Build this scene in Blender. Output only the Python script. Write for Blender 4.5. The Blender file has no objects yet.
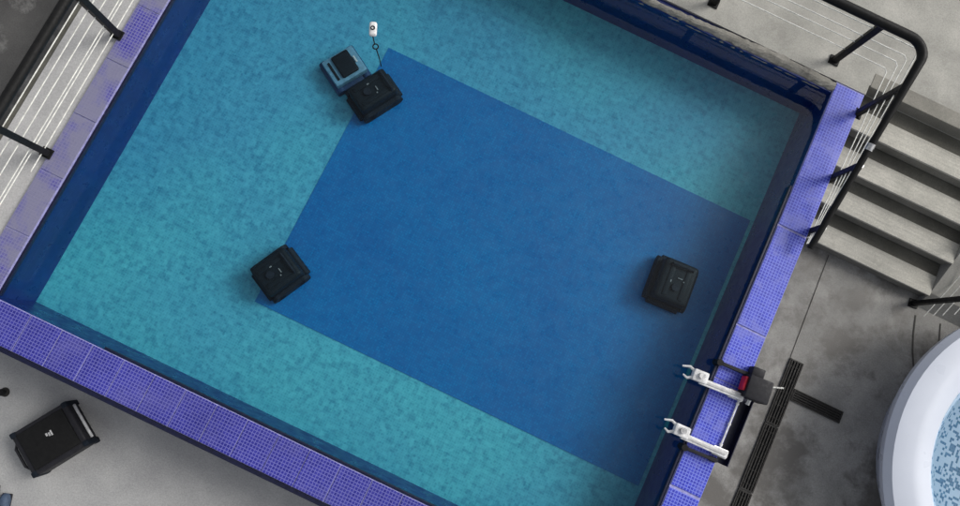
import bpy, bmesh, math, random
from mathutils import Vector, Matrix
random.seed(7)
R = math.radians
sc = bpy.context.scene
col = sc.collection

# ---------------------------------------------------------------- camera
cam_d = bpy.data.cameras.new('camera'); cam = bpy.data.objects.new('camera', cam_d); col.objects.link(cam)
cam_d.sensor_width = 36.0; cam_d.lens = 36.0 * 704.97 / 960.0; cam_d.clip_start = 0.05; cam_d.clip_end = 200
rot = Matrix(((0.90164017, -0.43243684, 0.00658729), (0.42866175, 0.8915404, -0.14630385), (0.05739433, 0.13473714, 0.98921777)))
cam.matrix_world = Matrix.Translation((3.16748, 1.07801, 5.47289)) @ rot.to_4x4()
sc.camera = cam

# ---------------------------------------------------------------- sky, sun, exposure
SUN_EL, SUN_AZ = R(40), R(38)          # azimuth measured from +X towards +Y
w = bpy.data.worlds.new('World'); sc.world = w; w.use_nodes = True
nt = w.node_tree; bg = nt.nodes['Background']
sky = nt.nodes.new('ShaderNodeTexSky'); sky.sky_type = 'NISHITA'; sky.sun_disc = False
sky.sun_elevation = SUN_EL; sky.sun_rotation = R(90) - SUN_AZ
sky.air_density = 1.0; sky.dust_density = 4.0; sky.ozone_density = 1.0
hs = nt.nodes.new('ShaderNodeHueSaturation'); hs.inputs['Saturation'].default_value = 0.25   # overcast: nearly white sky
nt.links.new(sky.outputs[0], hs.inputs['Color']); nt.links.new(hs.outputs[0], bg.inputs[0])
bg.inputs[1].default_value = 0.10
sd = bpy.data.lights.new('sun', 'SUN'); sd.energy = 1.0; sd.angle = R(24); sd.color = (1.0, 0.97, 0.93)
sun = bpy.data.objects.new('sun', sd); col.objects.link(sun)
dv = Vector((math.cos(SUN_EL) * math.cos(SUN_AZ), math.cos(SUN_EL) * math.sin(SUN_AZ), math.sin(SUN_EL)))
sun.rotation_euler = dv.to_track_quat('Z', 'Y').to_euler(); sun.location = (8, 8, 9)
sc.view_settings.view_transform = 'Standard'; sc.view_settings.look = 'None'
sc.view_settings.exposure = 0.42; sc.view_settings.gamma = 1.0

# ---------------------------------------------------------------- material helpers
def srgb(r, g, b):
    f = lambda c: (c / 255) / 12.92 if c / 255 <= 0.04045 else ((c / 255 + 0.055) / 1.055) ** 2.4
    return (f(r), f(g), f(b), 1)
class NT:
    def __init__(s, name):
        s.m = bpy.data.materials.new(name); s.m.use_nodes = True; s.t = s.m.node_tree
        s.b = s.t.nodes['Principled BSDF']; s.out = s.t.nodes['Material Output']
        s.geo = s.n('ShaderNodeNewGeometry')
    def n(s, ty, **kw):
        x = s.t.nodes.new(ty)
        for k, v in kw.items(): setattr(x, k, v)
        return x
    def l(s, a, b): s.t.links.new(a, b)
    def pos(s, swap=None):
        if swap is None: return s.geo.outputs['Position']
        sp = s.n('ShaderNodeSeparateXYZ'); cb = s.n('ShaderNodeCombineXYZ')
        s.l(s.geo.outputs['Position'], sp.inputs[0])
        for i, a in enumerate(swap): s.l(sp.outputs['XYZ'.index(a)], cb.inputs[i])
        return cb.outputs[0]
    def noise(s, scale, detail=3, rough=0.55, vec=None, dist=0.0, stretch=None):
        x = s.n('ShaderNodeTexNoise'); x.inputs['Scale'].default_value = scale
        x.inputs['Detail'].default_value = detail; x.inputs['Roughness'].default_value = rough
        x.inputs['Distortion'].default_value = dist
        v = vec or s.pos()
        if stretch:
            mp = s.n('ShaderNodeMapping'); mp.inputs['Scale'].default_value = stretch
            s.l(v, mp.inputs[0]); v = mp.outputs[0]
        s.l(v, x.inputs['Vector']); return x.outputs['Fac']
    def ramp(s, fac, stops):
        x = s.n('ShaderNodeValToRGB'); e = x.color_ramp.elements
        e[0].position, e[0].color = stops[0][0], stops[0][1]; e[1].position, e[1].color = stops[-1][0], stops[-1][1]
        for p, c in stops[1:-1]:
            k = e.new(p); k.color = c
        s.l(fac, x.inputs[0]); return x.outputs[0]
    def mix(s, fac, a, b, mode='MIX'):
        x = s.n('ShaderNodeMix', data_type='RGBA', blend_type=mode)
        for v, i in ((fac, 0), (a, 6), (b, 7)):
            if hasattr(v, 'is_linked'): s.l(v, x.inputs[i])
            else: x.inputs[i].default_value = v
        return x.outputs[2]
    def math(s, op, a, b=0.0):
        x = s.n('ShaderNodeMath', operation=op)
        for v, i in ((a, 0), (b, 1)):
            if hasattr(v, 'is_linked'): s.l(v, x.inputs[i])
            else: x.inputs[i].default_value = v
        return x.outputs[0]
    def bump(s, h, dist=0.002, strength=0.6):
        x = s.n('ShaderNodeBump'); x.inputs['Distance'].default_value = dist; x.inputs['Strength'].default_value = strength
        s.l(h, x.inputs['Height']); s.l(x.outputs[0], s.b.inputs['Normal'])
    def set(s, color=None, rough=None, metal=None):
        for v, k in ((color, 'Base Color'), (rough, 'Roughness'), (metal, 'Metallic')):
            if v is None: continue
            if hasattr(v, 'is_linked'): s.l(v, s.b.inputs[k])
            else: s.b.inputs[k].default_value = v
        return s
g = lambda v: (v, v, v, 1)

def plain(name, c, rough=0.5, metal=0.0, var=0.25, scale=30, wear=None):
    s = NT(name)
    d = tuple(x * (1 - var) for x in c[:3]) + (1,)
    u = tuple(min(1, x * (1 + var)) for x in c[:3]) + (1,)
    c0 = s.ramp(s.noise(scale, 4), [(0.3, d), (0.7, u)])
    if wear:
        c0 = s.mix(s.ramp(s.noise(scale * 2.3, 5, 0.7), [(0.6, g(0)), (0.68, g(0.7))]), c0, wear)
    r = s.ramp(s.noise(scale * 1.7, 3), [(0.3, g(max(0.05, rough - 0.12))), (0.7, g(min(1, rough + 0.15)))])
    s.set(c0, r, metal); s.bump(s.noise(scale * 6, 2), 0.0008, 0.4)
    return s.m

def mosaic(name, tile, mortar, c1, c2, cm, swap=None, rough=0.25, blot=None, mod=None, bias=0.0, tone=None, relief=0.5):
    s = NT(name); v = s.pos(swap)
    b = s.n('ShaderNodeTexBrick'); b.offset = 0.0; b.squash = 1.0
    s.l(v, b.inputs['Vector']); b.inputs['Scale'].default_value = 1.0
    b.inputs['Brick Width'].default_value = tile; b.inputs['Row Height'].default_value = tile
    b.inputs['Mortar Size'].default_value = mortar; b.inputs['Mortar Smooth'].default_value = 0.2; b.inputs['Bias'].default_value = bias
    b.inputs['Color1'].default_value = c1; b.inputs['Color2'].default_value = c2; b.inputs['Mortar'].default_value = cm
    c = b.outputs['Color']
    if mod:                                   # broad change of tone over the surface
        c = s.mix(1.0, c, s.ramp(s.noise(mod[0], 3, 0.6), [(0.3, mod[1]), (0.7, mod[2])]), 'MULTIPLY')
    if blot:                                  # lime scale / worn patches
        k = s.ramp(s.noise(blot[0], 5, 0.62, dist=0.3), [(blot[1], g(0)), (blot[2], g(blot[3]))])
        c = s.mix(k, c, blot[4])
    if tone: c = tone(s, c)
    s.set(c, s.ramp(s.noise(9, 3), [(0.35, g(rough)), (0.7, g(min(1, rough + 0.25)))]))
    inv = s.math('SUBTRACT', 1.0, b.outputs['Fac']); s.bump(inv, 0.001, relief) if relief else None
    return s.m

def concrete(name, lo, hi, wet, wetlo, wethi, scale=2.2, xmask=None, crackc=None, streak=False):
    s = NT(name)
    base = s.ramp(s.noise(scale * 1.3, 6, 0.62), [(0.3, lo), (0.72, hi)])
    fine = s.ramp(s.noise(75, 5, 0.75), [(0.32, g(0.78)), (0.7, g(1.14))])
    c = s.mix(1.0, base, fine, 'MULTIPLY')
    if streak:
        c = s.mix(0.8, c, s.ramp(s.noise(1.0, 5, 0.65, stretch=(4, 55, 4)), [(0.3, g(0.82)), (0.7, g(1.15))]), 'MULTIPLY')
    n = s.noise(scale * 0.8, 10, 0.68, dist=0.1)
    if xmask:
        sp = s.n('ShaderNodeSeparateXYZ'); s.l(s.pos(), sp.inputs[0])
        mr = s.n('ShaderNodeMapRange'); s.l(sp.outputs[0], mr.inputs[0])
        mr.inputs[1].default_value = xmask[0]; mr.inputs[2].default_value = xmask[1]
        mr.inputs[3].default_value = -0.25; mr.inputs[4].default_value = 0.0
        n = s.math('ADD', n, mr.outputs[0])
    k = s.ramp(n, [(wetlo, g(0)), (wethi, g(1))])
    c = s.mix(k, c, wet)
    pits = s.ramp(s.noise(140, 2, 0.5), [(0.66, g(0)), (0.72, g(0.5))])
    c = s.mix(pits, c, tuple(x * 0.45 for x in lo[:3]) + (1,))
    s.set(c, s.ramp(k, [(0.0, g(0.85)), (1.0, g(0.45))]))
    s.bump(s.noise(90, 5, 0.7), 0.003, 0.5)
    return s.m

M = {}
def add_pool_floor_tone(s, c):
    # soft groups of darker and paler glass tiles: the mottled mosaic blend
    sn = s.n('ShaderNodeVectorMath', operation='SNAP'); s.l(s.pos(), sn.inputs[0]); sn.inputs[1].default_value = (0.0215, 0.0215, 0.0215)
    v = s.n('ShaderNodeMix', data_type='VECTOR'); v.inputs[0].default_value = 0.45
    s.l(s.pos(), v.inputs[4]); s.l(sn.outputs[0], v.inputs[5])
    k = s.ramp(s.noise(19, 3, 0.6, vec=v.outputs[1]), [(0.34, g(0.46)), (0.54, g(0))])
    c = s.mix(k, c, srgb(30, 100, 130))
    k2 = s.ramp(s.noise(23, 2, 0.6, vec=v.outputs[1], stretch=(1, 1, 3.1)), [(0.50, g(0)), (0.66, g(0.5))])
    c = s.mix(k2, c, srgb(100, 182, 192))
    # algae-green and bluer batches of tiles, metres wide
    k3 = s.ramp(s.noise(0.42, 2, 0.4, stretch=(1, 1, 2)), [(0.38, (0.80, 0.84, 0.97, 1)), (0.62, (1.0, 1.12, 1.04, 1))])
    return s.mix(1.0, c, k3, 'MULTIPLY')
M['floor'] = mosaic('pool_floor_mosaic', 0.0215, 0.0022, srgb(68, 148, 164), srgb(86, 164, 178), srgb(90, 168, 182), mod=(0.9, (0.92, 0.94, 0.97, 1), (1.04, 1.04, 1.02, 1)), tone=add_pool_floor_tone, relief=0)
M['inset'] = mosaic('pool_floor_blue_mosaic', 0.0215, 0.0022, srgb(0, 94, 152), srgb(0, 112, 168), srgb(0, 92, 148), mod=(1.1, (0.84, 0.86, 0.92, 1), (1.06, 1.1, 1.04, 1)), relief=0)
M['wall_x'] = mosaic('navy_wall_mosaic_x', 0.042, 0.003, srgb(9, 36, 96), srgb(16, 44, 106), srgb(17, 44, 100), swap='YZX', mod=(1.5, g(0.85), g(1.15)), relief=0)
M['wall_y'] = mosaic('navy_wall_mosaic_y', 0.042, 0.003, srgb(8, 28, 92), srgb(15, 38, 106), srgb(16, 38, 100), swap='XZY', mod=(1.5, g(0.85), g(1.15)), relief=0)
M['cop_b'] = mosaic('violet_coping_mosaic', 0.0248, 0.0032, srgb(42, 42, 134), srgb(58, 58, 154), srgb(106, 106, 180), mod=(1.3, g(0.84), g(1.12)), blot=(2.2, 0.55, 0.75, 0.35, srgb(112, 110, 168)))
M['cop_r'] = mosaic('periwinkle_coping_mosaic', 0.0248, 0.0034, srgb(44, 52, 172), srgb(62, 72, 198), srgb(116, 128, 222), mod=(1.6, g(0.86), g(1.12)), blot=(5.0, 0.53, 0.60, 0.55, srgb(118, 124, 206)))
M['cop_l'] = mosaic('lilac_coping_mosaic', 0.0248, 0.0034, srgb(60, 56, 148), srgb(84, 80, 166), srgb(128, 126, 176), blot=(2.4, 0.36, 0.52, 0.9, srgb(132, 131, 154)))
M['bed'] = plain('pale_grout', srgb(158, 158, 208), 0.8)
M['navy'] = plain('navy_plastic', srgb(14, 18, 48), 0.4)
M['deck'] = concrete('deck_concrete', srgb(152, 151, 144), srgb(186, 184, 176), srgb(128, 126, 119), 0.55, 0.72)
M['ground_pale'] = concrete('ground_concrete_pale', srgb(160, 160, 160), srgb(184, 184, 182), srgb(138, 138, 136), 0.6, 0.8)
M['ground'] = concrete('ground_concrete', srgb(140, 139, 135), srgb(172, 170, 165), srgb(104, 101, 96), 0.46, 0.58, scale=2.4)
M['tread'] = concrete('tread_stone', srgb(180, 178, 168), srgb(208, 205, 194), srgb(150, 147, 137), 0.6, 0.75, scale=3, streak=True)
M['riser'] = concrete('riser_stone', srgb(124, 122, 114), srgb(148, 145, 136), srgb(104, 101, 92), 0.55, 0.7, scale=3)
M['strip'] = concrete('dark_strip_concrete', srgb(92, 90, 82), srgb(116, 114, 105), srgb(74, 72, 64), 0.5, 0.7, scale=3)  # darker tone for the backs of the treads and the walkway's side
M['walk'] = concrete('walkway_concrete', srgb(176, 175, 174), srgb(200, 199, 197), srgb(150, 148, 148), 0.58, 0.8)
M['yard'] = concrete('yard_floor', srgb(76, 75, 74), srgb(100, 99, 97), srgb(134, 133, 130), 0.52, 0.6, scale=1.6)
M['edge'] = concrete('stained_edge_stone', srgb(120, 118, 110), srgb(160, 157, 149), srgb(74, 71, 64), 0.52, 0.74, scale=7)
M['black'] = plain('black_paint', g(0.009), 0.5, wear=g(0.02)); M['black'].node_tree.nodes['Principled BSDF'].inputs['Specular IOR Level'].default_value = 0.2
M['robot'] = plain('black_robot_shell', (0.006, 0.010, 0.014, 1), 0.45); M['robot'].node_tree.nodes['Principled BSDF'].inputs['Specular IOR Level'].default_value = 0.12
M['robot2'] = plain('black_robot_trim', (0.009, 0.013, 0.02, 1), 0.6); M['robot2'].node_tree.nodes['Principled BSDF'].inputs['Specular IOR Level'].default_value = 0.15
M['robot_grey'] = plain('blue_grey_robot_shell', srgb(92, 130, 150), 0.45)
M['mark'] = plain('dim_glint', g(0.18), 0.4)
M['robot_side'] = plain('dark_blue_robot_base', srgb(22, 52, 88), 0.45)
M['silver'] = plain('bare_steel', g(0.6), 0.3, 0.9)
M['pale'] = plain('pale_plastic', g(0.5), 0.4)
M['white'] = plain('white_paint', g(0.72), 0.4, wear=g(0.35))
M['wire'] = plain('white_wire', (0.78, 0.78, 0.72, 1), 0.45)
M['charcoal'] = plain('charcoal_case', (0.016, 0.016, 0.020, 1), 0.55, wear=g(0.03)); M['charcoal'].node_tree.nodes['Principled BSDF'].inputs['Specular IOR Level'].default_value = 0.25
M['red'] = plain('red_plastic', srgb(190, 20, 50), 0.4)
M['grate'] = plain('dark_grate', (0.022, 0.020, 0.017, 1), 0.7, wear=g(0.05))
M['pit'] = plain('grate_pit', g(0.01), 0.9)
M['slate'] = plain('slate_blue_rubber', srgb(62, 78, 100), 0.7)
M['acrylic'] = plain('white_acrylic', srgb(206, 212, 224), 0.35, var=0.03, scale=3)
M['crack'] = plain('dark_joint', srgb(70, 68, 64), 0.9)

def spa_material():
    s = NT('spa_mosaic')
    tc = s.n('ShaderNodeTexCoord'); v = tc.outputs['Object']
    sn = s.n('ShaderNodeVectorMath', operation='SNAP'); s.l(v, sn.inputs[0]); sn.inputs[1].default_value = (0.022, 0.022, 10)
    wn = s.n('ShaderNodeTexWhiteNoise', noise_dimensions='2D'); s.l(sn.outputs[0], wn.inputs['Vector'])
    ln = s.n('ShaderNodeVectorMath', operation='LENGTH'); sp = s.n('ShaderNodeSeparateXYZ'); cb = s.n('ShaderNodeCombineXYZ')
    s.l(v, sp.inputs[0]); s.l(sp.outputs[0], cb.inputs[0]); s.l(sp.outputs[1], cb.inputs[1]); s.l(cb.outputs[0], ln.inputs[0])
    th = s.n('ShaderNodeMapRange'); s.l(ln.outputs['Value'], th.inputs[0])
    for i, q in ((1, 1.06), (2, 0.70), (3, 0.03), (4, 0.42)): th.inputs[i].default_value = q
    k = s.math('LESS_THAN', wn.outputs['Value'], th.outputs[0])
    b = s.n('ShaderNodeTexBrick'); b.offset = 0.0; s.l(v, b.inputs['Vector']); b.inputs['Scale'].default_value = 1
    b.inputs['Brick Width'].default_value = 0.022; b.inputs['Row Height'].default_value = 0.022; b.inputs['Mortar Size'].default_value = 0.003
    b.inputs['Color1'].default_value = srgb(70, 122, 164); b.inputs['Color2'].default_value = srgb(96, 150, 190); b.inputs['Mortar'].default_value = srgb(110, 150, 190)
    c = s.mix(k, srgb(190, 212, 234), b.outputs['Color'])
    s.set(c, 0.2); s.bump(s.math('SUBTRACT', 1.0, b.outputs['Fac']), 0.001, 0.4)
    return s.m
M['spa'] = spa_material()

def water_material():
    s = NT('pool_water')
    s.t.nodes.remove(s.b)
    tr = s.n('ShaderNodeBsdfTransparent'); tr.inputs[0].default_value = (0.90, 0.97, 0.99, 1)
    gl = s.n('ShaderNodeBsdfGlossy'); gl.inputs['Roughness'].default_value = 0.03
    lw = s.n('ShaderNodeLayerWeight'); lw.inputs['Blend'].default_value = 0.5
    bp = s.n('ShaderNodeBump'); bp.inputs['Distance'].default_value = 0.004; bp.inputs['Strength'].default_value = 0.4
    s.l(s.noise(3.0, 2, 0.45), bp.inputs['Height'])
    s.l(bp.outputs[0], gl.inputs['Normal']); s.l(bp.outputs[0], lw.inputs['Normal']); fr = s.math('ADD', s.math('MULTIPLY', s.math('POWER', lw.outputs['Facing'], 5.0), 0.98), 0.021)
    mx = s.n('ShaderNodeMixShader'); s.l(fr, mx.inputs[0]); s.l(tr.outputs[0], mx.inputs[1]); s.l(gl.outputs[0], mx.inputs[2])
    s.l(mx.outputs[0], s.out.inputs['Surface'])
    ab = s.n('ShaderNodeVolumeAbsorption'); ab.inputs['Color'].default_value = (0.15, 0.75, 0.92, 1); ab.inputs['Density'].default_value = 0.38
    s.l(ab.outputs[0], s.out.inputs['Volume'])
    return s.m
M['water'] = water_material()

# ---------------------------------------------------------------- mesh helpers
def bx(bm, x0, x1, y0, y1, z0, z1, bev=0.0, mat=None, seg=2):
    r = bmesh.ops.create_cube(bm, size=1.0)
    vs = r['verts']
    bmesh.ops.scale(bm, vec=(x1 - x0, y1 - y0, z1 - z0), verts=vs)
    bmesh.ops.translate(bm, vec=((x0 + x1) / 2, (y0 + y1) / 2, (z0 + z1) / 2), verts=vs)
    if bev:
        es = list({e for v in vs for e in v.link_edges})
        o = bmesh.ops.bevel(bm, geom=es, offset=bev, segments=seg, profile=0.6, affect='EDGES')
        vs = list({v for f in o['faces'] for v in f.verts} | {v for v in vs if v.is_valid})
    if mat is not None: bmesh.ops.transform(bm, matrix=mat, verts=vs)
    return vs
def tube(bm, pts, r, seg=8, caps=True):
    """round bar through the points; r a number or one radius per point"""
    pts = [Vector(p) for p in pts]; rs = r if isinstance(r, (list, tuple)) else [r] * len(pts)
    rings = []; up = Vector((0, 0, 1))
    for i, p in enumerate(pts):
        d = (pts[min(i + 1, len(pts) - 1)] - pts[max(i - 1, 0)]).normalized()
        a = d.cross(up if abs(d.dot(up)) < 0.95 else Vector((1, 0, 0))).normalized(); b = a.cross(d).normalized()
        rings.append([bm.verts.new(p + (a * math.cos(t) + b * math.sin(t)) * rs[i]) for t in (2 * math.pi * k / seg for k in range(seg))])
    for q, s_ in zip(rings, rings[1:]):
        for k in range(seg): bm.faces.new((q[k], q[(k + 1) % seg], s_[(k + 1) % seg], s_[k]))
    if caps: bm.faces.new(rings[0][::-1]); bm.faces.new(rings[-1])
def lathe(bm, prof, seg=48, centre=(0, 0)):
    rings = [[bm.verts.new((centre[0] + r * math.cos(2 * math.pi * k / seg), centre[1] + r * math.sin(2 * math.pi * k / seg), z)) for k in range(seg)] for r, z in prof]
    for q, s_ in zip(rings, rings[1:]):
        for k in range(seg): bm.faces.new((q[k], q[(k + 1) % seg], s_[(k + 1) % seg], s_[k]))
    return rings
def slab(bm, pts, z0, z1):
    a = [bm.verts.new((x, y, z0)) for x, y in pts]; b = [bm.verts.new((x, y, z1)) for x, y in pts]
    bm.faces.new(a[::-1]); bm.faces.new(b); n = len(pts)
    for k in range(n): bm.faces.new((a[k], a[(k + 1) % n], b[(k + 1) % n], b[k]))
def new(): return bmesh.new()
def obj(name, bm, m, parent=None, smooth=False):
    bmesh.ops.recalc_face_normals(bm, faces=bm.faces)
    me = bpy.data.meshes.new(name); bm.to_mesh(me); bm.free()
    for q in (m if isinstance(m, (list, tuple)) else [m]): me.materials.append(q)
    if smooth:
        me.polygons.foreach_set('use_smooth', [True] * len(me.polygons))
        me.set_sharp_from_angle(angle=R(40))
    o = bpy.data.objects.new(name, me); col.objects.link(o)
    if parent: o.parent = parent
    return o
def thing(name, label, cat, loc=(0, 0, 0), rz=0.0, group=None):
    o = bpy.data.objects.new(name, None); col.objects.link(o); o.empty_display_size = 0.1
    o.location = loc; o.rotation_euler = (0, 0, rz); o['label'] = label; o['category'] = cat
    if group: o['group'] = group
    return o
def tag(o, label, cat, group=None):
    o['label'] = label; o['category'] = cat
    if group: o['group'] = group
    return o
def struct(name, bm, m, parent=None):
    o = obj(name, bm, m, parent)
    if parent is None: o['kind'] = 'structure'
    return o
def dup(root, loc, rz=None, label=None):
    r = root.copy(); col.objects.link(r); r.location = loc
    if rz is not None: r.rotation_euler = (0, 0, rz)
    if label: r['label'] = label
    for ch in list(root.children):
        c = ch.copy(); col.objects.link(c); c.parent = r
        for gch in ch.children:
            d = gch.copy(); col.objects.link(d); d.parent = c
    return r

# ---------------------------------------------------------------- dimensions
W, L, D, G = 5.2, 4.405, 0.546, -0.75
CB, CR, CL = 0.30, 0.26, 0.205          # coping widths: near side, right, left

# ---------------------------------------------------------------- ground
bm = new(); bx(bm, -30, 2.9, -30, -0.1, G - 0.2, G); bx(bm, 2.9, 30, -30, 40, G - 0.2, G)
struct('ground', bm, M['ground'])
bm = new(); slab(bm, [(-1.3, -4), (3.4, -4), (3.5, -2.5), (3.3, -0.28), (-1.3, -0.28)], G + 0.001, G + 0.005); struct('pale_pavement', bm, M['ground_pale'])
bm = new(); bx(bm, -30, -0.62, -0.1, 40, G - 0.2, G + 0.004); struct('yard_floor', bm, M['yard'])
# ---------------------------------------------------------------- pool
bm = new(); bx(bm, 0, W, 0, L, -D - 0.1, -D); struct('pool_floor', bm, M['floor'])
bm = new(); bx(bm, 1.60, 5.165, 0.77, 3.28, -D, -D + 0.005); struct('blue_floor_field', bm, M['inset'])
ZT = -0.022
bm = new(); bx(bm, -CL + 0.01, 0, -CB + 0.01, L + 0.2, G, ZT); struct('pool_wall_left', bm, M['wall_x'])
bm = new(); bx(bm, W, W + CR - 0.01, -CB + 0.01, L + 0.2, G, ZT); struct('pool_wall_right', bm, M['wall_x'])
bm = new(); bx(bm, 0, W, -CB + 0.01, 0, G, ZT); struct('pool_wall_near', bm, M['wall_y'])
bm = new(); bx(bm, 0, W, L, L + 0.2, G, ZT); struct('pool_wall_far', bm, M['wall_y'])
bm = new(); bx(bm, -0.02, W + 0.02, -0.02, L + 0.02, -D - 0.02, -0.055)
struct('water', bm, M['water'])

def coping(name, m, x0, x1, y0, y1, axis, pitch=0.2545):
    b = new(); bx(b, x0, x1, y0, y1, ZT + 0.001, -0.006); base = struct(name, b, M['bed'])
    n = max(1, round(((y1 - y0) if axis == 'y' else (x1 - x0)) / pitch)); st = ((y1 - y0) if axis == 'y' else (x1 - x0)) / n
    me = None
    for k in range(n):
        if me is None:
            b = new(); gp = 0.0035
            if axis == 'y': bx(b, x0 + 0.003, x1 - 0.003, gp, st - gp, -0.0055, 0.0, 0.002, seg=1)
            else: bx(b, gp, st - gp, y0 + 0.003, y1 - 0.003, -0.0055, 0.0, 0.002, seg=1)
            o = obj('coping_panel', b, m, base); me = o.data
        else:
            o = bpy.data.objects.new('coping_panel', me); col.objects.link(o); o.parent = base
        o.location = (0, y0 + k * st, random.uniform(0, 0.003)) if axis == 'y' else (x0 + k * st, 0, random.uniform(0, 0.003))
        o.rotation_euler = (0, 0, random.uniform(-0.003, 0.003))
    return base
coping('coping_near', M['cop_b'], -CL, W + CR, -CB, -0.004, 'x')
coping('coping_left', M['cop_l'], -CL, -0.004, 0.0, L + 0.1, 'y', 0.51)
coping('coping_right', M['cop_r'], W + 0.004, W + CR, 0.0, L + 0.1, 'y', 0.46)
# outer near strip stands in for the shadow gap; dark rubber trims on inner edges
bm = new(); bx(bm, -CL - 0.04, W + CR, -CB - 0.042, -CB - 0.002, -0.06, -0.016, 0.006); struct('outer_edge_shadow_strip', bm, M['navy'])
bm = new(); bx(bm, 0.9, W - 0.02, 0.003, 0.02, -0.05, -0.012, 0.004); struct('inner_edge_trim_near', bm, M['navy'])
bm = new(); bx(bm, W - 0.022, W - 0.003, 0.02, L - 0.9, -0.05, -0.012, 0.004); struct('inner_edge_trim_right', bm, M['navy'])
bm = new(); bx(bm, 0.002, 0.02, 0.02, L, -0.05, -0.014, 0.004); struct('inner_edge_trim_left', bm, M['navy'])

# far deck with a stained broken edge at the water
bm = new(); bx(bm, -CL, 5.465, L + 0.10, 9, G, 0.002); bx(bm, 5.465, 12, 4.6, 9, G, 0.002)
struct('deck', bm, M['deck'])
bm = new()
n = 150; rows = 5
vv = []
for i in range(n + 1):
    x = -CL + (W + CR + CL) * 0.955 * i / n; r_ = []
    for j in range(rows + 1):
        y = L - 0.006 + (0.085 + 0.02 * math.sin(x * 3)) * j / rows + (random.uniform(-0.008, 0.008) if 0 < j else random.uniform(0, 0.012))
        z = (-0.05, -0.012, 0.004, 0.01, 0.007, 0.003)[j] + random.uniform(-0.002, 0.002) * (0.3 if j == rows else 1)
        r_.append(bm.verts.new((x, y, z)))
    vv.append(r_)
for i in range(n):
    for j in range(rows): bm.faces.new((vv[i][j], vv[i + 1][j], vv[i + 1][j + 1], vv[i][j + 1]))
struct('broken_deck_edge', bm, M['edge'])

# walkway along the left coping (seen through the wires)
bm = new(); bx(bm, -0.60, -CL - 0.003, -0.1, 9, G, -0.03); struct('walkway', bm, M['walk'])
bm = new(); bx(bm, -0.66, -0.60, -0.1, 9, G, -0.05); struct('walkway_side_band', bm, M['strip'])  # darker band along the outer side of the walkway

# ---------------------------------------------------------------- stairs
st = thing('stone_stairs', 'broad grey stone stairs with dark strips climbing beside the pool corner', 'stairs', (0, 0, 0))
ys = [3.40, 3.70, 3.99, 4.28, 4.60]; X0, X1 = 5.475, 6.93
for k in range(5):
    z1 = G + 0.15 * (k + 1); y0 = ys[k]; y1 = ys[k + 1] if k < 4 else 4.9
    zb = G + 0.15 * k
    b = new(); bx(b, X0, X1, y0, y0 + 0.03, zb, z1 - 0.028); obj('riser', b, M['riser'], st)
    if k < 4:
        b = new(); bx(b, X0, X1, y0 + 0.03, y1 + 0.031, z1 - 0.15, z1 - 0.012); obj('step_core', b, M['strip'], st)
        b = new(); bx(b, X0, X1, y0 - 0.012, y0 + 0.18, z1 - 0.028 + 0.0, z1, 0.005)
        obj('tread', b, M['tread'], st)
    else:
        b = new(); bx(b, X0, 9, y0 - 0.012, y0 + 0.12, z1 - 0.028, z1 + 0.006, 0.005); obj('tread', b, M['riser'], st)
# sloping side kerb at the right of the stairs
bm = new()
pr = [(3.30, G), (3.42, G + 0.14), (4.62, 0.03), (4.9, 0.03), (4.9, G)]
a = [bm.verts.new((X1, y, z)) for y, z in pr]; b2 = [bm.verts.new((X1 + 1.4, y, z)) for y, z in pr]
bm.faces.new(a); bm.faces.new(b2[::-1])
for k in range(len(pr)): bm.faces.new((a[k], a[(k + 1) % len(pr)], b2[(k + 1) % len(pr)], b2[k]))
struct('stair_ramp', bm, M['deck'])

# ---------------------------------------------------------------- railings
def railing(name, label, path, height, posts, wires, hr=0.037, foots=None, slopes=None, sleeve=None, prw=0.022, hrs=None, hs=None):
    """path: ground points; height(s) of the hand rail above z=0 at each path point"""
    t = thing(name, label, 'railing', (0, 0, 0))
    b = new(); tube(b, [(x, y, z) for (x, y), z in zip(path, height)], hrs or hr, 12); obj('handrail', b, M['black'], t, True)
    for (x, y, z0, z1, ang) in posts:
        b = new(); mt = Matrix.Translation((x, y, 0)) @ Matrix.Rotation(ang, 4, 'Z')
        bx(b, -prw, prw, -prw * 0.75, prw * 0.75, z0, z1, 0.004, mt)
        po = obj('post', b, M['black'], t)
        b = new(); bx(b, -0.045, 0.045, -0.04, 0.04, z0, z0 + 0.012, 0.004, mt)
        for sx in (-1, 1): tube(b, [mt @ Vector((sx * 0.033, 0.022 * sx, z0 + 0.01)), mt @ Vector((sx * 0.033, 0.022 * sx, z0 + 0.024))], 0.008, 6)
        obj('foot_plate', b, M['black'], po)
        b = new(); tube(b, [(x, y, z1 - 0.012), (x, y, z1 + 0.02)], 0.02, 10); obj('rail_bracket', b, M['silver'], po, True)
    for pts in wires:
        b = new(); tube(b, pts, 0.0045, 6); obj('wire', b, M['wire'], t, True)
    for s_ in sleeve or ():
        b = new(); tube(b, s_, hs or hr + 0.003, 12); obj('sleeve', b, M['silver'], t, True)
    return t
def corner(cx, cy, r, a0, a1, n=8): return [(cx + r * math.cos(a0 + (a1 - a0) * k / n), cy + r * math.sin(a0 + (a1 - a0) * k / n)) for k in range(n + 1)]
FX, FY = 5.465, 4.66
pth = [(-0.22, FY)] + [(1.5, FY), (3.0, FY)] + corner(FX - 0.14, FY - 0.14, 0.14, R(90), 0) + [(FX, 4.25), (FX, 3.85), (FX, 3.04)]
hts = [0.68] * (3 + 9) + [0.58, 0.43, 0.12]
WH = (0.21, 0.345, 0.455, 0.585)
sl = 0.40
wires = []
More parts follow.
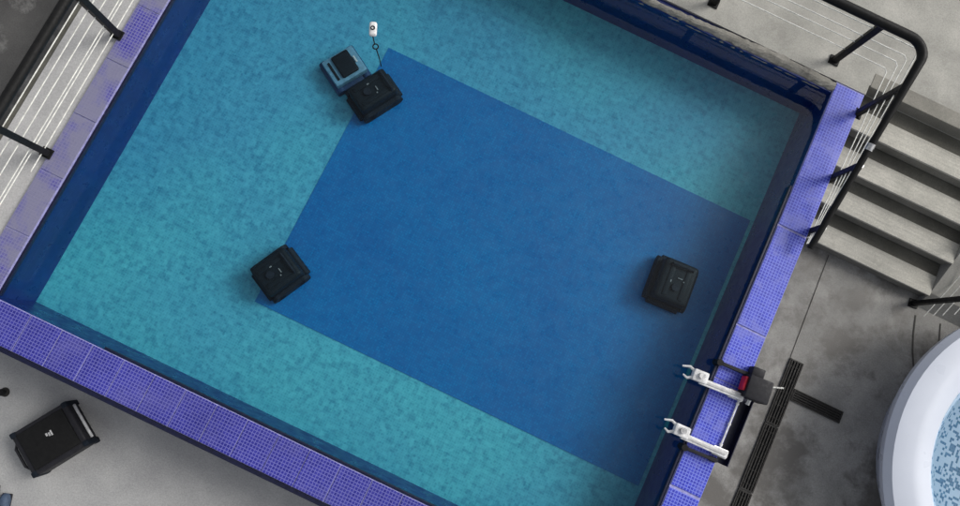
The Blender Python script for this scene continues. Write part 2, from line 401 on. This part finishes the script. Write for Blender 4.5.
for i, h in enumerate(WH):
    end = h - sl * 1.2
    pts = [(-0.2, FY, h), (FX - 0.025, FY, h), (FX, FY - 0.03, h)]
    # each wire follows the slope of the stairs and is tied off at the last post or at the coping
    ye = 3.10
    zend = 0.02 + 0.022 * i
    pts.append((FX + 0.004, ye, zend))
    wires.append(pts)
posts = [(FX, 4.33, -0.02, 0.60, R(90)), (FX + 0.012, 3.72, -0.30, 0.37, R(90)), (FX + 0.012, 3.22, -0.50, 0.17, R(90))] + [(x, FY, 0.003, 0.65, 0) for x in (5.11, 3.99, 2.87, 1.75, 0.63)]
railing('wire_railing', 'black handrail with white wires round the pool corner and down the stairs', pth, hts, posts, wires, prw=0.027, hrs=[0.037] * 11 + [0.035, 0.030, 0.026, 0.026], hs=0.031,
        sleeve=[[(FX, 3.885, 0.444), (FX, 3.835, 0.424)]])
# left railing on the outer edge of the lilac coping
LX = -0.215
posts = [(LX, y, 0.003, 0.67, 0) for y in (0.05, 1.13, 2.21, 3.29, 4.37)]
wires = [[(LX, 0.0, h), (LX, 4.5, h)] for h in (0.21, 0.345, 0.455, 0.585)] + [[(LX + 0.02, 0.95, 0.09), (LX + 0.02, 4.5, 0.09)], [(LX - 0.02, 0.0, 0.14), (LX - 0.02, 4.5, 0.14)]]
railing('wire_railing', 'straight black handrail with white wires along the pale lilac coping', [(LX, 0.0), (LX, 1.5), (LX, 4.5)], [0.70] * 3, posts, wires, prw=0.033)
# railing on the far side of the stairs, mostly outside the picture
RX = 6.98
posts = [(RX - 0.08, 3.31, G, -0.08, R(6)), (RX + 0.03, 3.93, G + 0.40, 0.25, 0)]
wires = [[(RX - 0.02, 3.2, G + h), (RX + 0.06, 3.55, G + h + 0.10), (RX + 0.06, 4.55, h + 0.02)] for h in (0.12, 0.24, 0.36, 0.50)]
railing('wire_railing', 'black railing posts with white wires at the far side of the stairs', [(RX - 0.08, 3.31), (RX, 3.5), (RX + 0.03, 4.6)], [-0.04, 0.04, 0.68], posts, wires, prw=0.024)

# ---------------------------------------------------------------- pool robots
def robot(label, loc, rz, shell, side, w_=0.33, l_=0.37, h=0.24):
    t = thing('pool_robot', label, 'pool robot', loc, rz, 'robot cleaners on the pool floor')
    b = new(); bx(b, -w_ / 2 + 0.035, w_ / 2 - 0.035, -l_ / 2 + 0.02, l_ / 2 - 0.02, 0.03, h, 0.035, seg=3)
    for s_ in (-1, 1): bx(b, s_ * 0.07 - 0.02, s_ * 0.07 + 0.02, -l_ / 2 + 0.06, l_ / 2 - 0.06, h - 0.004, h + 0.008, 0.004)
    obj('body', b, shell, t, True)
    for s_ in (-1, 1):
        b = new()                                              # rubber track with two wheel ends
        for y in (-l_ / 2 + 0.06, l_ / 2 - 0.06): tube(b, [(s_ * (w_ / 2 - 0.035), y, 0.06), (s_ * w_ / 2, y, 0.06)], 0.058, 14)
        bx(b, min(s_ * (w_ / 2 - 0.035), s_ * w_ / 2), max(s_ * (w_ / 2 - 0.035), s_ * w_ / 2), -l_ / 2 + 0.06, l_ / 2 - 0.06, 0.004, 0.116)
        obj('track', b, side, t, True)
    for s_ in (-1, 1):
        b = new(); tube(b, [(-w_ / 2 + 0.045, s_ * (l_ / 2 - 0.012), 0.04), (w_ / 2 - 0.045, s_ * (l_ / 2 - 0.012), 0.04)], 0.034, 10)
        obj('brush', b, side, t, True)
    b = new(); tube(b, [(0, -0.05, h), (0, -0.05, h + 0.022)], 0.032, 16); obj('outlet', b, M['robot2'], t, True)
    b = new(); tube(b, [(-0.1, l_ / 2 - 0.07, h - 0.01), (-0.09, l_ / 2 - 0.065, h + 0.03), (0.09, l_ / 2 - 0.065, h + 0.03), (0.1, l_ / 2 - 0.07, h - 0.01)], 0.010, 8)
    obj('handle', b, M['robot2'], t, True)
    for q in ((-0.006, 0.034, 0.03, 0.038), (0.045, 0.056, 0.012, 0.022), (-0.06, -0.05, -0.02, 0.0)):  # small pale blocks stand in for bright reflections on the shell
        b = new(); bx(b, *q, h + 0.001, h + 0.013, 0.002); obj('glint_block', b, M['mark'], t)
    return t
ZF = -D + 0.006
r1 = robot('black pool robot at the left corner of the deep blue floor field', (1.70, 1.07, ZF), R(-27), M['robot'], M['robot2'], 0.35, 0.37)
r2 = robot('black pool robot alone near the right side of the blue floor field', (4.72, 2.43, ZF), R(3), M['robot'], M['robot2'], 0.37, 0.40)
r3 = robot('black pool robot touching the blue grey one below the white float', (1.705, 2.80, ZF), R(-30), M['robot'], M['robot2'], 0.31, 0.40)
# blue-grey robot with a black filter lid
t = thing('pool_robot', 'blue grey pool robot with black lid and slot beside a black one', 'pool robot', (1.375, 2.915, ZF), R(59), 'robot cleaners on the pool floor')
b = new(); bx(b, -0.185, 0.16, -0.165, 0.15, 0.0, 0.07, 0.012); obj('base', b, M['robot_side'], t, True)
b = new(); bx(b, -0.16, 0.145, -0.13, 0.13, 0.07, 0.145, 0.015); obj('body', b, M['robot_grey'], t, True)
b = new(); bx(b, -0.075, 0.085, -0.10, 0.11, 0.146, 0.165, 0.018, seg=3); obj('lid', b, M['robot'], t, True)
b = new(); bx(b, -0.125, -0.103, -0.09, 0.09, 0.1455, 0.15, 0.004); obj('slot', b, M['robot'], t)
b = new(); bx(b, 0.096, 0.112, -0.03, 0.03, 0.1455, 0.156, 0.002)
obj('latch', b, M['pale'], t)
for s_ in (-1, 1):
    b = new(); tube(b, [(s_ * 0.13 - 0.01, -0.165, 0.045), (s_ * 0.13 - 0.01, 0.155, 0.045)], 0.043, 12); obj('roller', b, M['robot_side'], t, True)
# floating beacon
t = thing('float_beacon', 'small white float with grey centre trailing a black tether on the water', 'float', (1.545, 3.185, -0.055), R(24))
b = new(); bx(b, -0.032, 0.032, -0.062, 0.062, -0.02, 0.03, 0.026, seg=4); obj('shell', b, M['white'], t, True)
b = new(); lathe(b, [(0.010, 0.0305), (0.010, 0.034), (0.019, 0.034), (0.019, 0.0305)], 20); obj('ring', b, M['robot2'], t)
b = new(); tube(b, [(0.0, -0.055, 0.0), (0.006, -0.085, -0.006), (0.016, -0.115, -0.02)], 0.005, 6); obj('tether', b, M['black'], t, True)
b = new(); tube(b, [(0.024 + 0.022 * math.cos(a_), -0.137 + 0.022 * math.sin(a_), -0.02) for a_ in [2 * math.pi * k / 16 for k in range(17)]], 0.006, 6, False); obj('hook_ring', b, M['black'], t, True)
b = new(); tube(b, [(0.03, -0.155, -0.02), (0.05, -0.20, -0.1), (0.06, -0.23, -0.2)], 0.005, 6); obj('cord', b, M['black'], t, True)

# ---------------------------------------------------------------- arms on the right coping
def arm(label, x, y, rz, ln, flip=1):
    t = thing('clamp_arm', label, 'clamp arm', (x, y, 0.003), rz, 'white clamp arms over the right pool edge')
    b = new(); bx(b, -ln, 0.02, -0.026, 0.026, 0.05, 0.085, 0.006); obj('beam', b, M['white'], t)
    b = new(); bx(b, -ln + 0.02, 0.0, -0.008, 0.008, 0.0855, 0.094, 0.002); obj('rib', b, M['pale'], t)
    b = new(); bx(b, -ln - 0.07, -ln + 0.05, -0.045 + 0.03 * flip, 0.045 + 0.03 * flip, 0.035, 0.10, 0.012); h = obj('head', b, M['white'], t)
    b = new(); tube(b, [(-ln - 0.01, 0.035 * flip, 0.10), (-ln - 0.01, 0.035 * flip, 0.125)], 0.024, 12); obj('bolt', b, M['silver'], h, True)
    for s_, q in ((1, 0.09), (-1, 0.03)):
        b = new(); tube(b, [(-ln - 0.05, 0.03 * flip + s_ * 0.02, 0.07), (-ln - 0.10, 0.03 * flip + s_ * 0.045, 0.06), (-ln - 0.12 - q * 0.4, 0.03 * flip + s_ * 0.03, 0.05)], [0.013, 0.011, 0.007], 8)
        obj('claw', b, M['white'], t, True)
    b = new(); bx(b, -0.09, 0.03, -0.035, 0.035, 0.0, 0.05, 0.006); obj('mount', b, M['silver'], t)
    return t
arm('white clamp arm joined to the dark drive box', 5.42, 1.745, R(4), 0.34, 1)
arm('white clamp arm nearer the bottom with no drive box', 5.47, 1.295, R(2), 0.36, 1)
t = thing('drive_box', 'charcoal drive box with red end on the pool coping', 'drive box', (5.50, 1.86, 0.003), R(4))
b = new(); bx(b, -0.10, 0.09, -0.105, 0.075, 0.0, 0.16, 0.014); obj('body', b, M['charcoal'], t, True)
b = new(); bx(b, -0.07, 0.03, 0.076, 0.15, 0.0, 0.09, 0.01); obj('motor_housing', b, M['charcoal'], t, True)
b = new(); bx(b, -0.122, -0.1005, -0.06, 0.05, 0.05, 0.13, 0.006); obj('end_cap', b, M['red'], t)
for s_ in (-1, 1):
    b = new(); tube(b, [(-0.05 + 0.035 * s_, -0.106, 0.06), (-0.05 + 0.035 * s_, -0.145, 0.05)], 0.018, 10); obj('cable_gland', b, M['silver'], t, True)
for (nm, y, lab) in (('a', 1.92, 'dark crossbar on the coping just above the drive box'), ('b', 1.21, 'dark crossbar on the coping below the lower white arm')):
    t = thing('crossbar', lab, 'crossbar', (5.18, y, 0.004), R(3), 'dark crossbars on the right coping')
    b = new(); bx(b, 0, 0.27, -0.014, 0.014, 0.02, 0.048, 0.005); obj('bar', b, M['charcoal'], t)
    b = new(); tube(b, [(0, 0, -0.05), (0, 0, 0.055)], 0.026, 12); obj('end_knob', b, M['black'], t, True)
    b = new(); bx(b, 0.22, 0.27, -0.02, 0.02, 0, 0.019, 0.003); obj('foot', b, M['charcoal'], t)
# guide rod and dark side channel between the arms
t = thing('side_channel', 'dark navy channel with thin white rod between the two clamp arms', 'channel', (5.463, 1.22, -0.10))
b = new(); bx(b, 0.0, 0.105, 0, 0.55, 0, 0.006); bx(b, 0.0, 0.006, 0, 0.55, 0.006, 0.085); bx(b, 0.099, 0.105, 0, 0.55, 0.006, 0.085); obj('trough', b, M['navy'], t)
b = new(); tube(b, [(-0.022, 0.10, 0.115), (-0.022, 0.50, 0.115)], 0.008, 8)
for y in (0.13, 0.3, 0.47): tube(b, [(-0.022, y - 0.008, 0.115), (-0.022, y + 0.008, 0.115)], 0.013, 8)
obj('rod', b, M['white'], t, True)
bm = new(); tube(bm, [(5.59, 1.90, 0.06), (5.63, 1.91, 0.0), (5.70, 1.93, -0.25), (5.83, 1.97, -0.6), (5.95, 2.03, G + 0.012), (6.08, 2.08, G + 0.014)], 0.008, 6)
tag(obj('power_cord', bm, M['wire'], None, True), 'thin white cord running from the drive box down to the floor drain', 'cord')

# ---------------------------------------------------------------- floor drain
t = thing('drain_grate', 'T shaped dark floor drain with slatted grates in the concrete', 'drain', (6.105, 2.36, G))
def grate(x0, x1, y0, y1, along):
    b = new(); z = 0.016; fw = 0.012
    bx(b, x0, x1, y0, y0 + fw, 0.0, z); bx(b, x0, x1, y1 - fw, y1, 0.0, z); bx(b, x0, x0 + fw, y0 + fw, y1 - fw, 0.0, z); bx(b, x1 - fw, x1, y0 + fw, y1 - fw, 0.0, z)
    wd = (x1 - x0) if along == 'y' else (y1 - y0); k = 4
    for i in range(k):
        c = fw + (wd - 2 * fw) * (i + 0.5) / k
        if along == 'y': bx(b, x0 + c - 0.006, x0 + c + 0.006, y0 + fw, y1 - fw, 0.002, z - 0.001)
        else: bx(b, x0 + fw, x1 - fw, y0 + c - 0.006, y0 + c + 0.006, 0.002, z - 0.001)
    for i in range(5):
        if along == 'y': q = y0 + (y1 - y0) * (i + 0.5) / 5; bx(b, x0 + fw, x1 - fw, q - 0.003, q + 0.003, 0.001, z - 0.006)
        else: q = x0 + (x1 - x0) * (i + 0.5) / 5; bx(b, q - 0.003, q + 0.003, y0 + fw, y1 - fw, 0.001, z - 0.006)
    o = obj('grate', b, M['grate'], t)
    b = new(); bx(b, x0 + 0.006, x1 - 0.006, y0 + 0.006, y1 - 0.006, 0.0005, 0.0015); obj('pit', b, M['pit'], o)
for k in range(3): grate(-0.065, 0.065, -0.62 * (k + 1) + 0.004, -0.62 * k - 0.004, 'y')
grate(0.07, 0.55, -0.35, -0.24, 'x')

# thin construction joints in the right ground
bm = new()
def seam(pts, wd=0.012):
    for (x0, y0), (x1, y1) in zip(pts, pts[1:]):
        d = Vector((x1 - x0, y1 - y0)); nrm = Vector((-d.y, d.x)).normalized() * wd / 2
        slab(bm, [(x0 - nrm.x, y0 - nrm.y), (x1 - nrm.x, y1 - nrm.y), (x1 + nrm.x, y1 + nrm.y), (x0 + nrm.x, y0 + nrm.y)], G + 0.001, G + 0.004)
seam([(6.96, 3.22), (7.00, 3.05), (7.05, 2.9), (7.13, 2.72), (7.2, 2.5)])
seam([(7.2, 3.25), (7.27, 3.0), (7.36, 2.7)], 0.01)
seam([(5.47, 0.62), (6.9, 0.60)], 0.006); seam([(6.04, 2.36), (6.02, 3.38)], 0.005)
struct('ground_joint', bm, M['crack'])

# ---------------------------------------------------------------- round spa tub
SX, SY = 8.12, 2.22
t = thing('spa_tub', 'round white spa tub with blue dotted mosaic inside at the right edge', 'spa tub', (SX, SY, 0))
b = new(); lathe(b, [(1.10, G), (1.20, G + 0.2), (1.33, -0.34), (1.41, -0.22), (1.43, -0.14), (1.39, -0.08), (1.25, -0.05), (1.10, -0.062), (1.06, -0.10)], 96); obj('shell', b, M['acrylic'], t, True)
b = new(); rg = lathe(b, [(1.062, -0.10), (1.03, -0.16), (0.85, -0.35), (0.6, -0.42), (0.1, -0.44)], 96); b.faces.new(rg[-1]); obj('basin', b, M['spa'], t, True)
b = new(); rg = lathe(b, [(0.96, -0.24), (0.3, -0.24)], 96); b.faces.new(rg[-1]); obj('basin_water', b, M['water'], t)

# ---------------------------------------------------------------- case, shoes and cap on the near ground
t = thing('equipment_case', 'black equipment case with grey side rail lying on the pale floor', 'case', (0.65, -0.92, G), R(58))
b = new(); bx(b, -0.245, 0.245, -0.20, 0.20, 0.015, 0.20, 0.022, seg=3); obj('body', b, M['charcoal'], t, True)
b = new(); bx(b, -0.20, 0.20, -0.16, 0.165, 0.2005, 0.212, 0.008); obj('lid', b, M['black'], t, True)
b = new(); tube(b, [(0.262, -0.15, 0.13), (0.275, -0.10, 0.16), (0.275, 0.10, 0.16), (0.262, 0.15, 0.13)], 0.012, 8); obj('side_rail', b, M['pale'], t, True)
b = new(); tube(b, [(-0.262, -0.12, 0.13), (-0.28, -0.08, 0.15), (-0.28, 0.08, 0.15), (-0.262, 0.12, 0.13)], 0.012, 8); obj('handle', b, M['charcoal'], t, True)
for sx in (-1, 1):
    for sy in (-1, 1):
        b = new(); bx(b, sx * 0.225 - 0.024, sx * 0.225 + 0.024, sy * 0.18 - 0.024, sy * 0.18 + 0.024, 0.0, 0.206, 0.012); obj('corner_guard', b, M['robot2'], t, True)
b = new()
bx(b, 0.02, 0.034, 0.02, 0.05, 0.2125, 0.215); bx(b, 0.04, 0.052, 0.015, 0.06, 0.2125, 0.215); bx(b, 0.0, 0.014, 0.03, 0.055, 0.2125, 0.215)
obj('highlight_mark', b, M['pale'], t)  # pale pieces on the lid standing in for a highlight
def shoe(label, loc, rz):
    t = thing('shoe', label, 'shoe', loc, rz, 'slate blue shoes at the bottom left corner')
    b = new(); sec = [(-0.135, 0.012, 0.05), (-0.125, 0.027, 0.055), (-0.09, 0.037, 0.06), (-0.02, 0.036, 0.055), (0.05, 0.043, 0.05), (0.09, 0.042, 0.042), (0.12, 0.032, 0.032), (0.134, 0.016, 0.026)]
    tube(b, [(0, y, 0.012 + h * 0.5) for y, w_, h in sec], [w_ for y, w_, h in sec], 14); obj('upper', b, M['slate'], t, True)
    b = new(); bx(b, -0.04, 0.04, -0.135, 0.13, 0.0, 0.018, 0.008); obj('sole', b, M['charcoal'], t)
    return t
shoe('slate blue shoe nearest the left edge at the bottom corner', (0.42, -1.60, G), R(25))
shoe('slate blue shoe to the right of its partner in the bottom corner', (0.53, -1.62, G), R(18))
t = thing('floor_cap', 'small round black knob on a stem on the pale floor', 'knob', (0.05, -0.80, G))
b = new(); lathe(b, [(0.001, 0.075), (0.02, 0.072), (0.03, 0.055), (0.03, 0.035), (0.018, 0.022), (0.012, 0.0)], 20); obj('knob', b, M['black'], t, True)
b = new(); lathe(b, [(0.001, 0.006), (0.04, 0.005), (0.045, 0.0)], 20); obj('base', b, M['grate'], t)
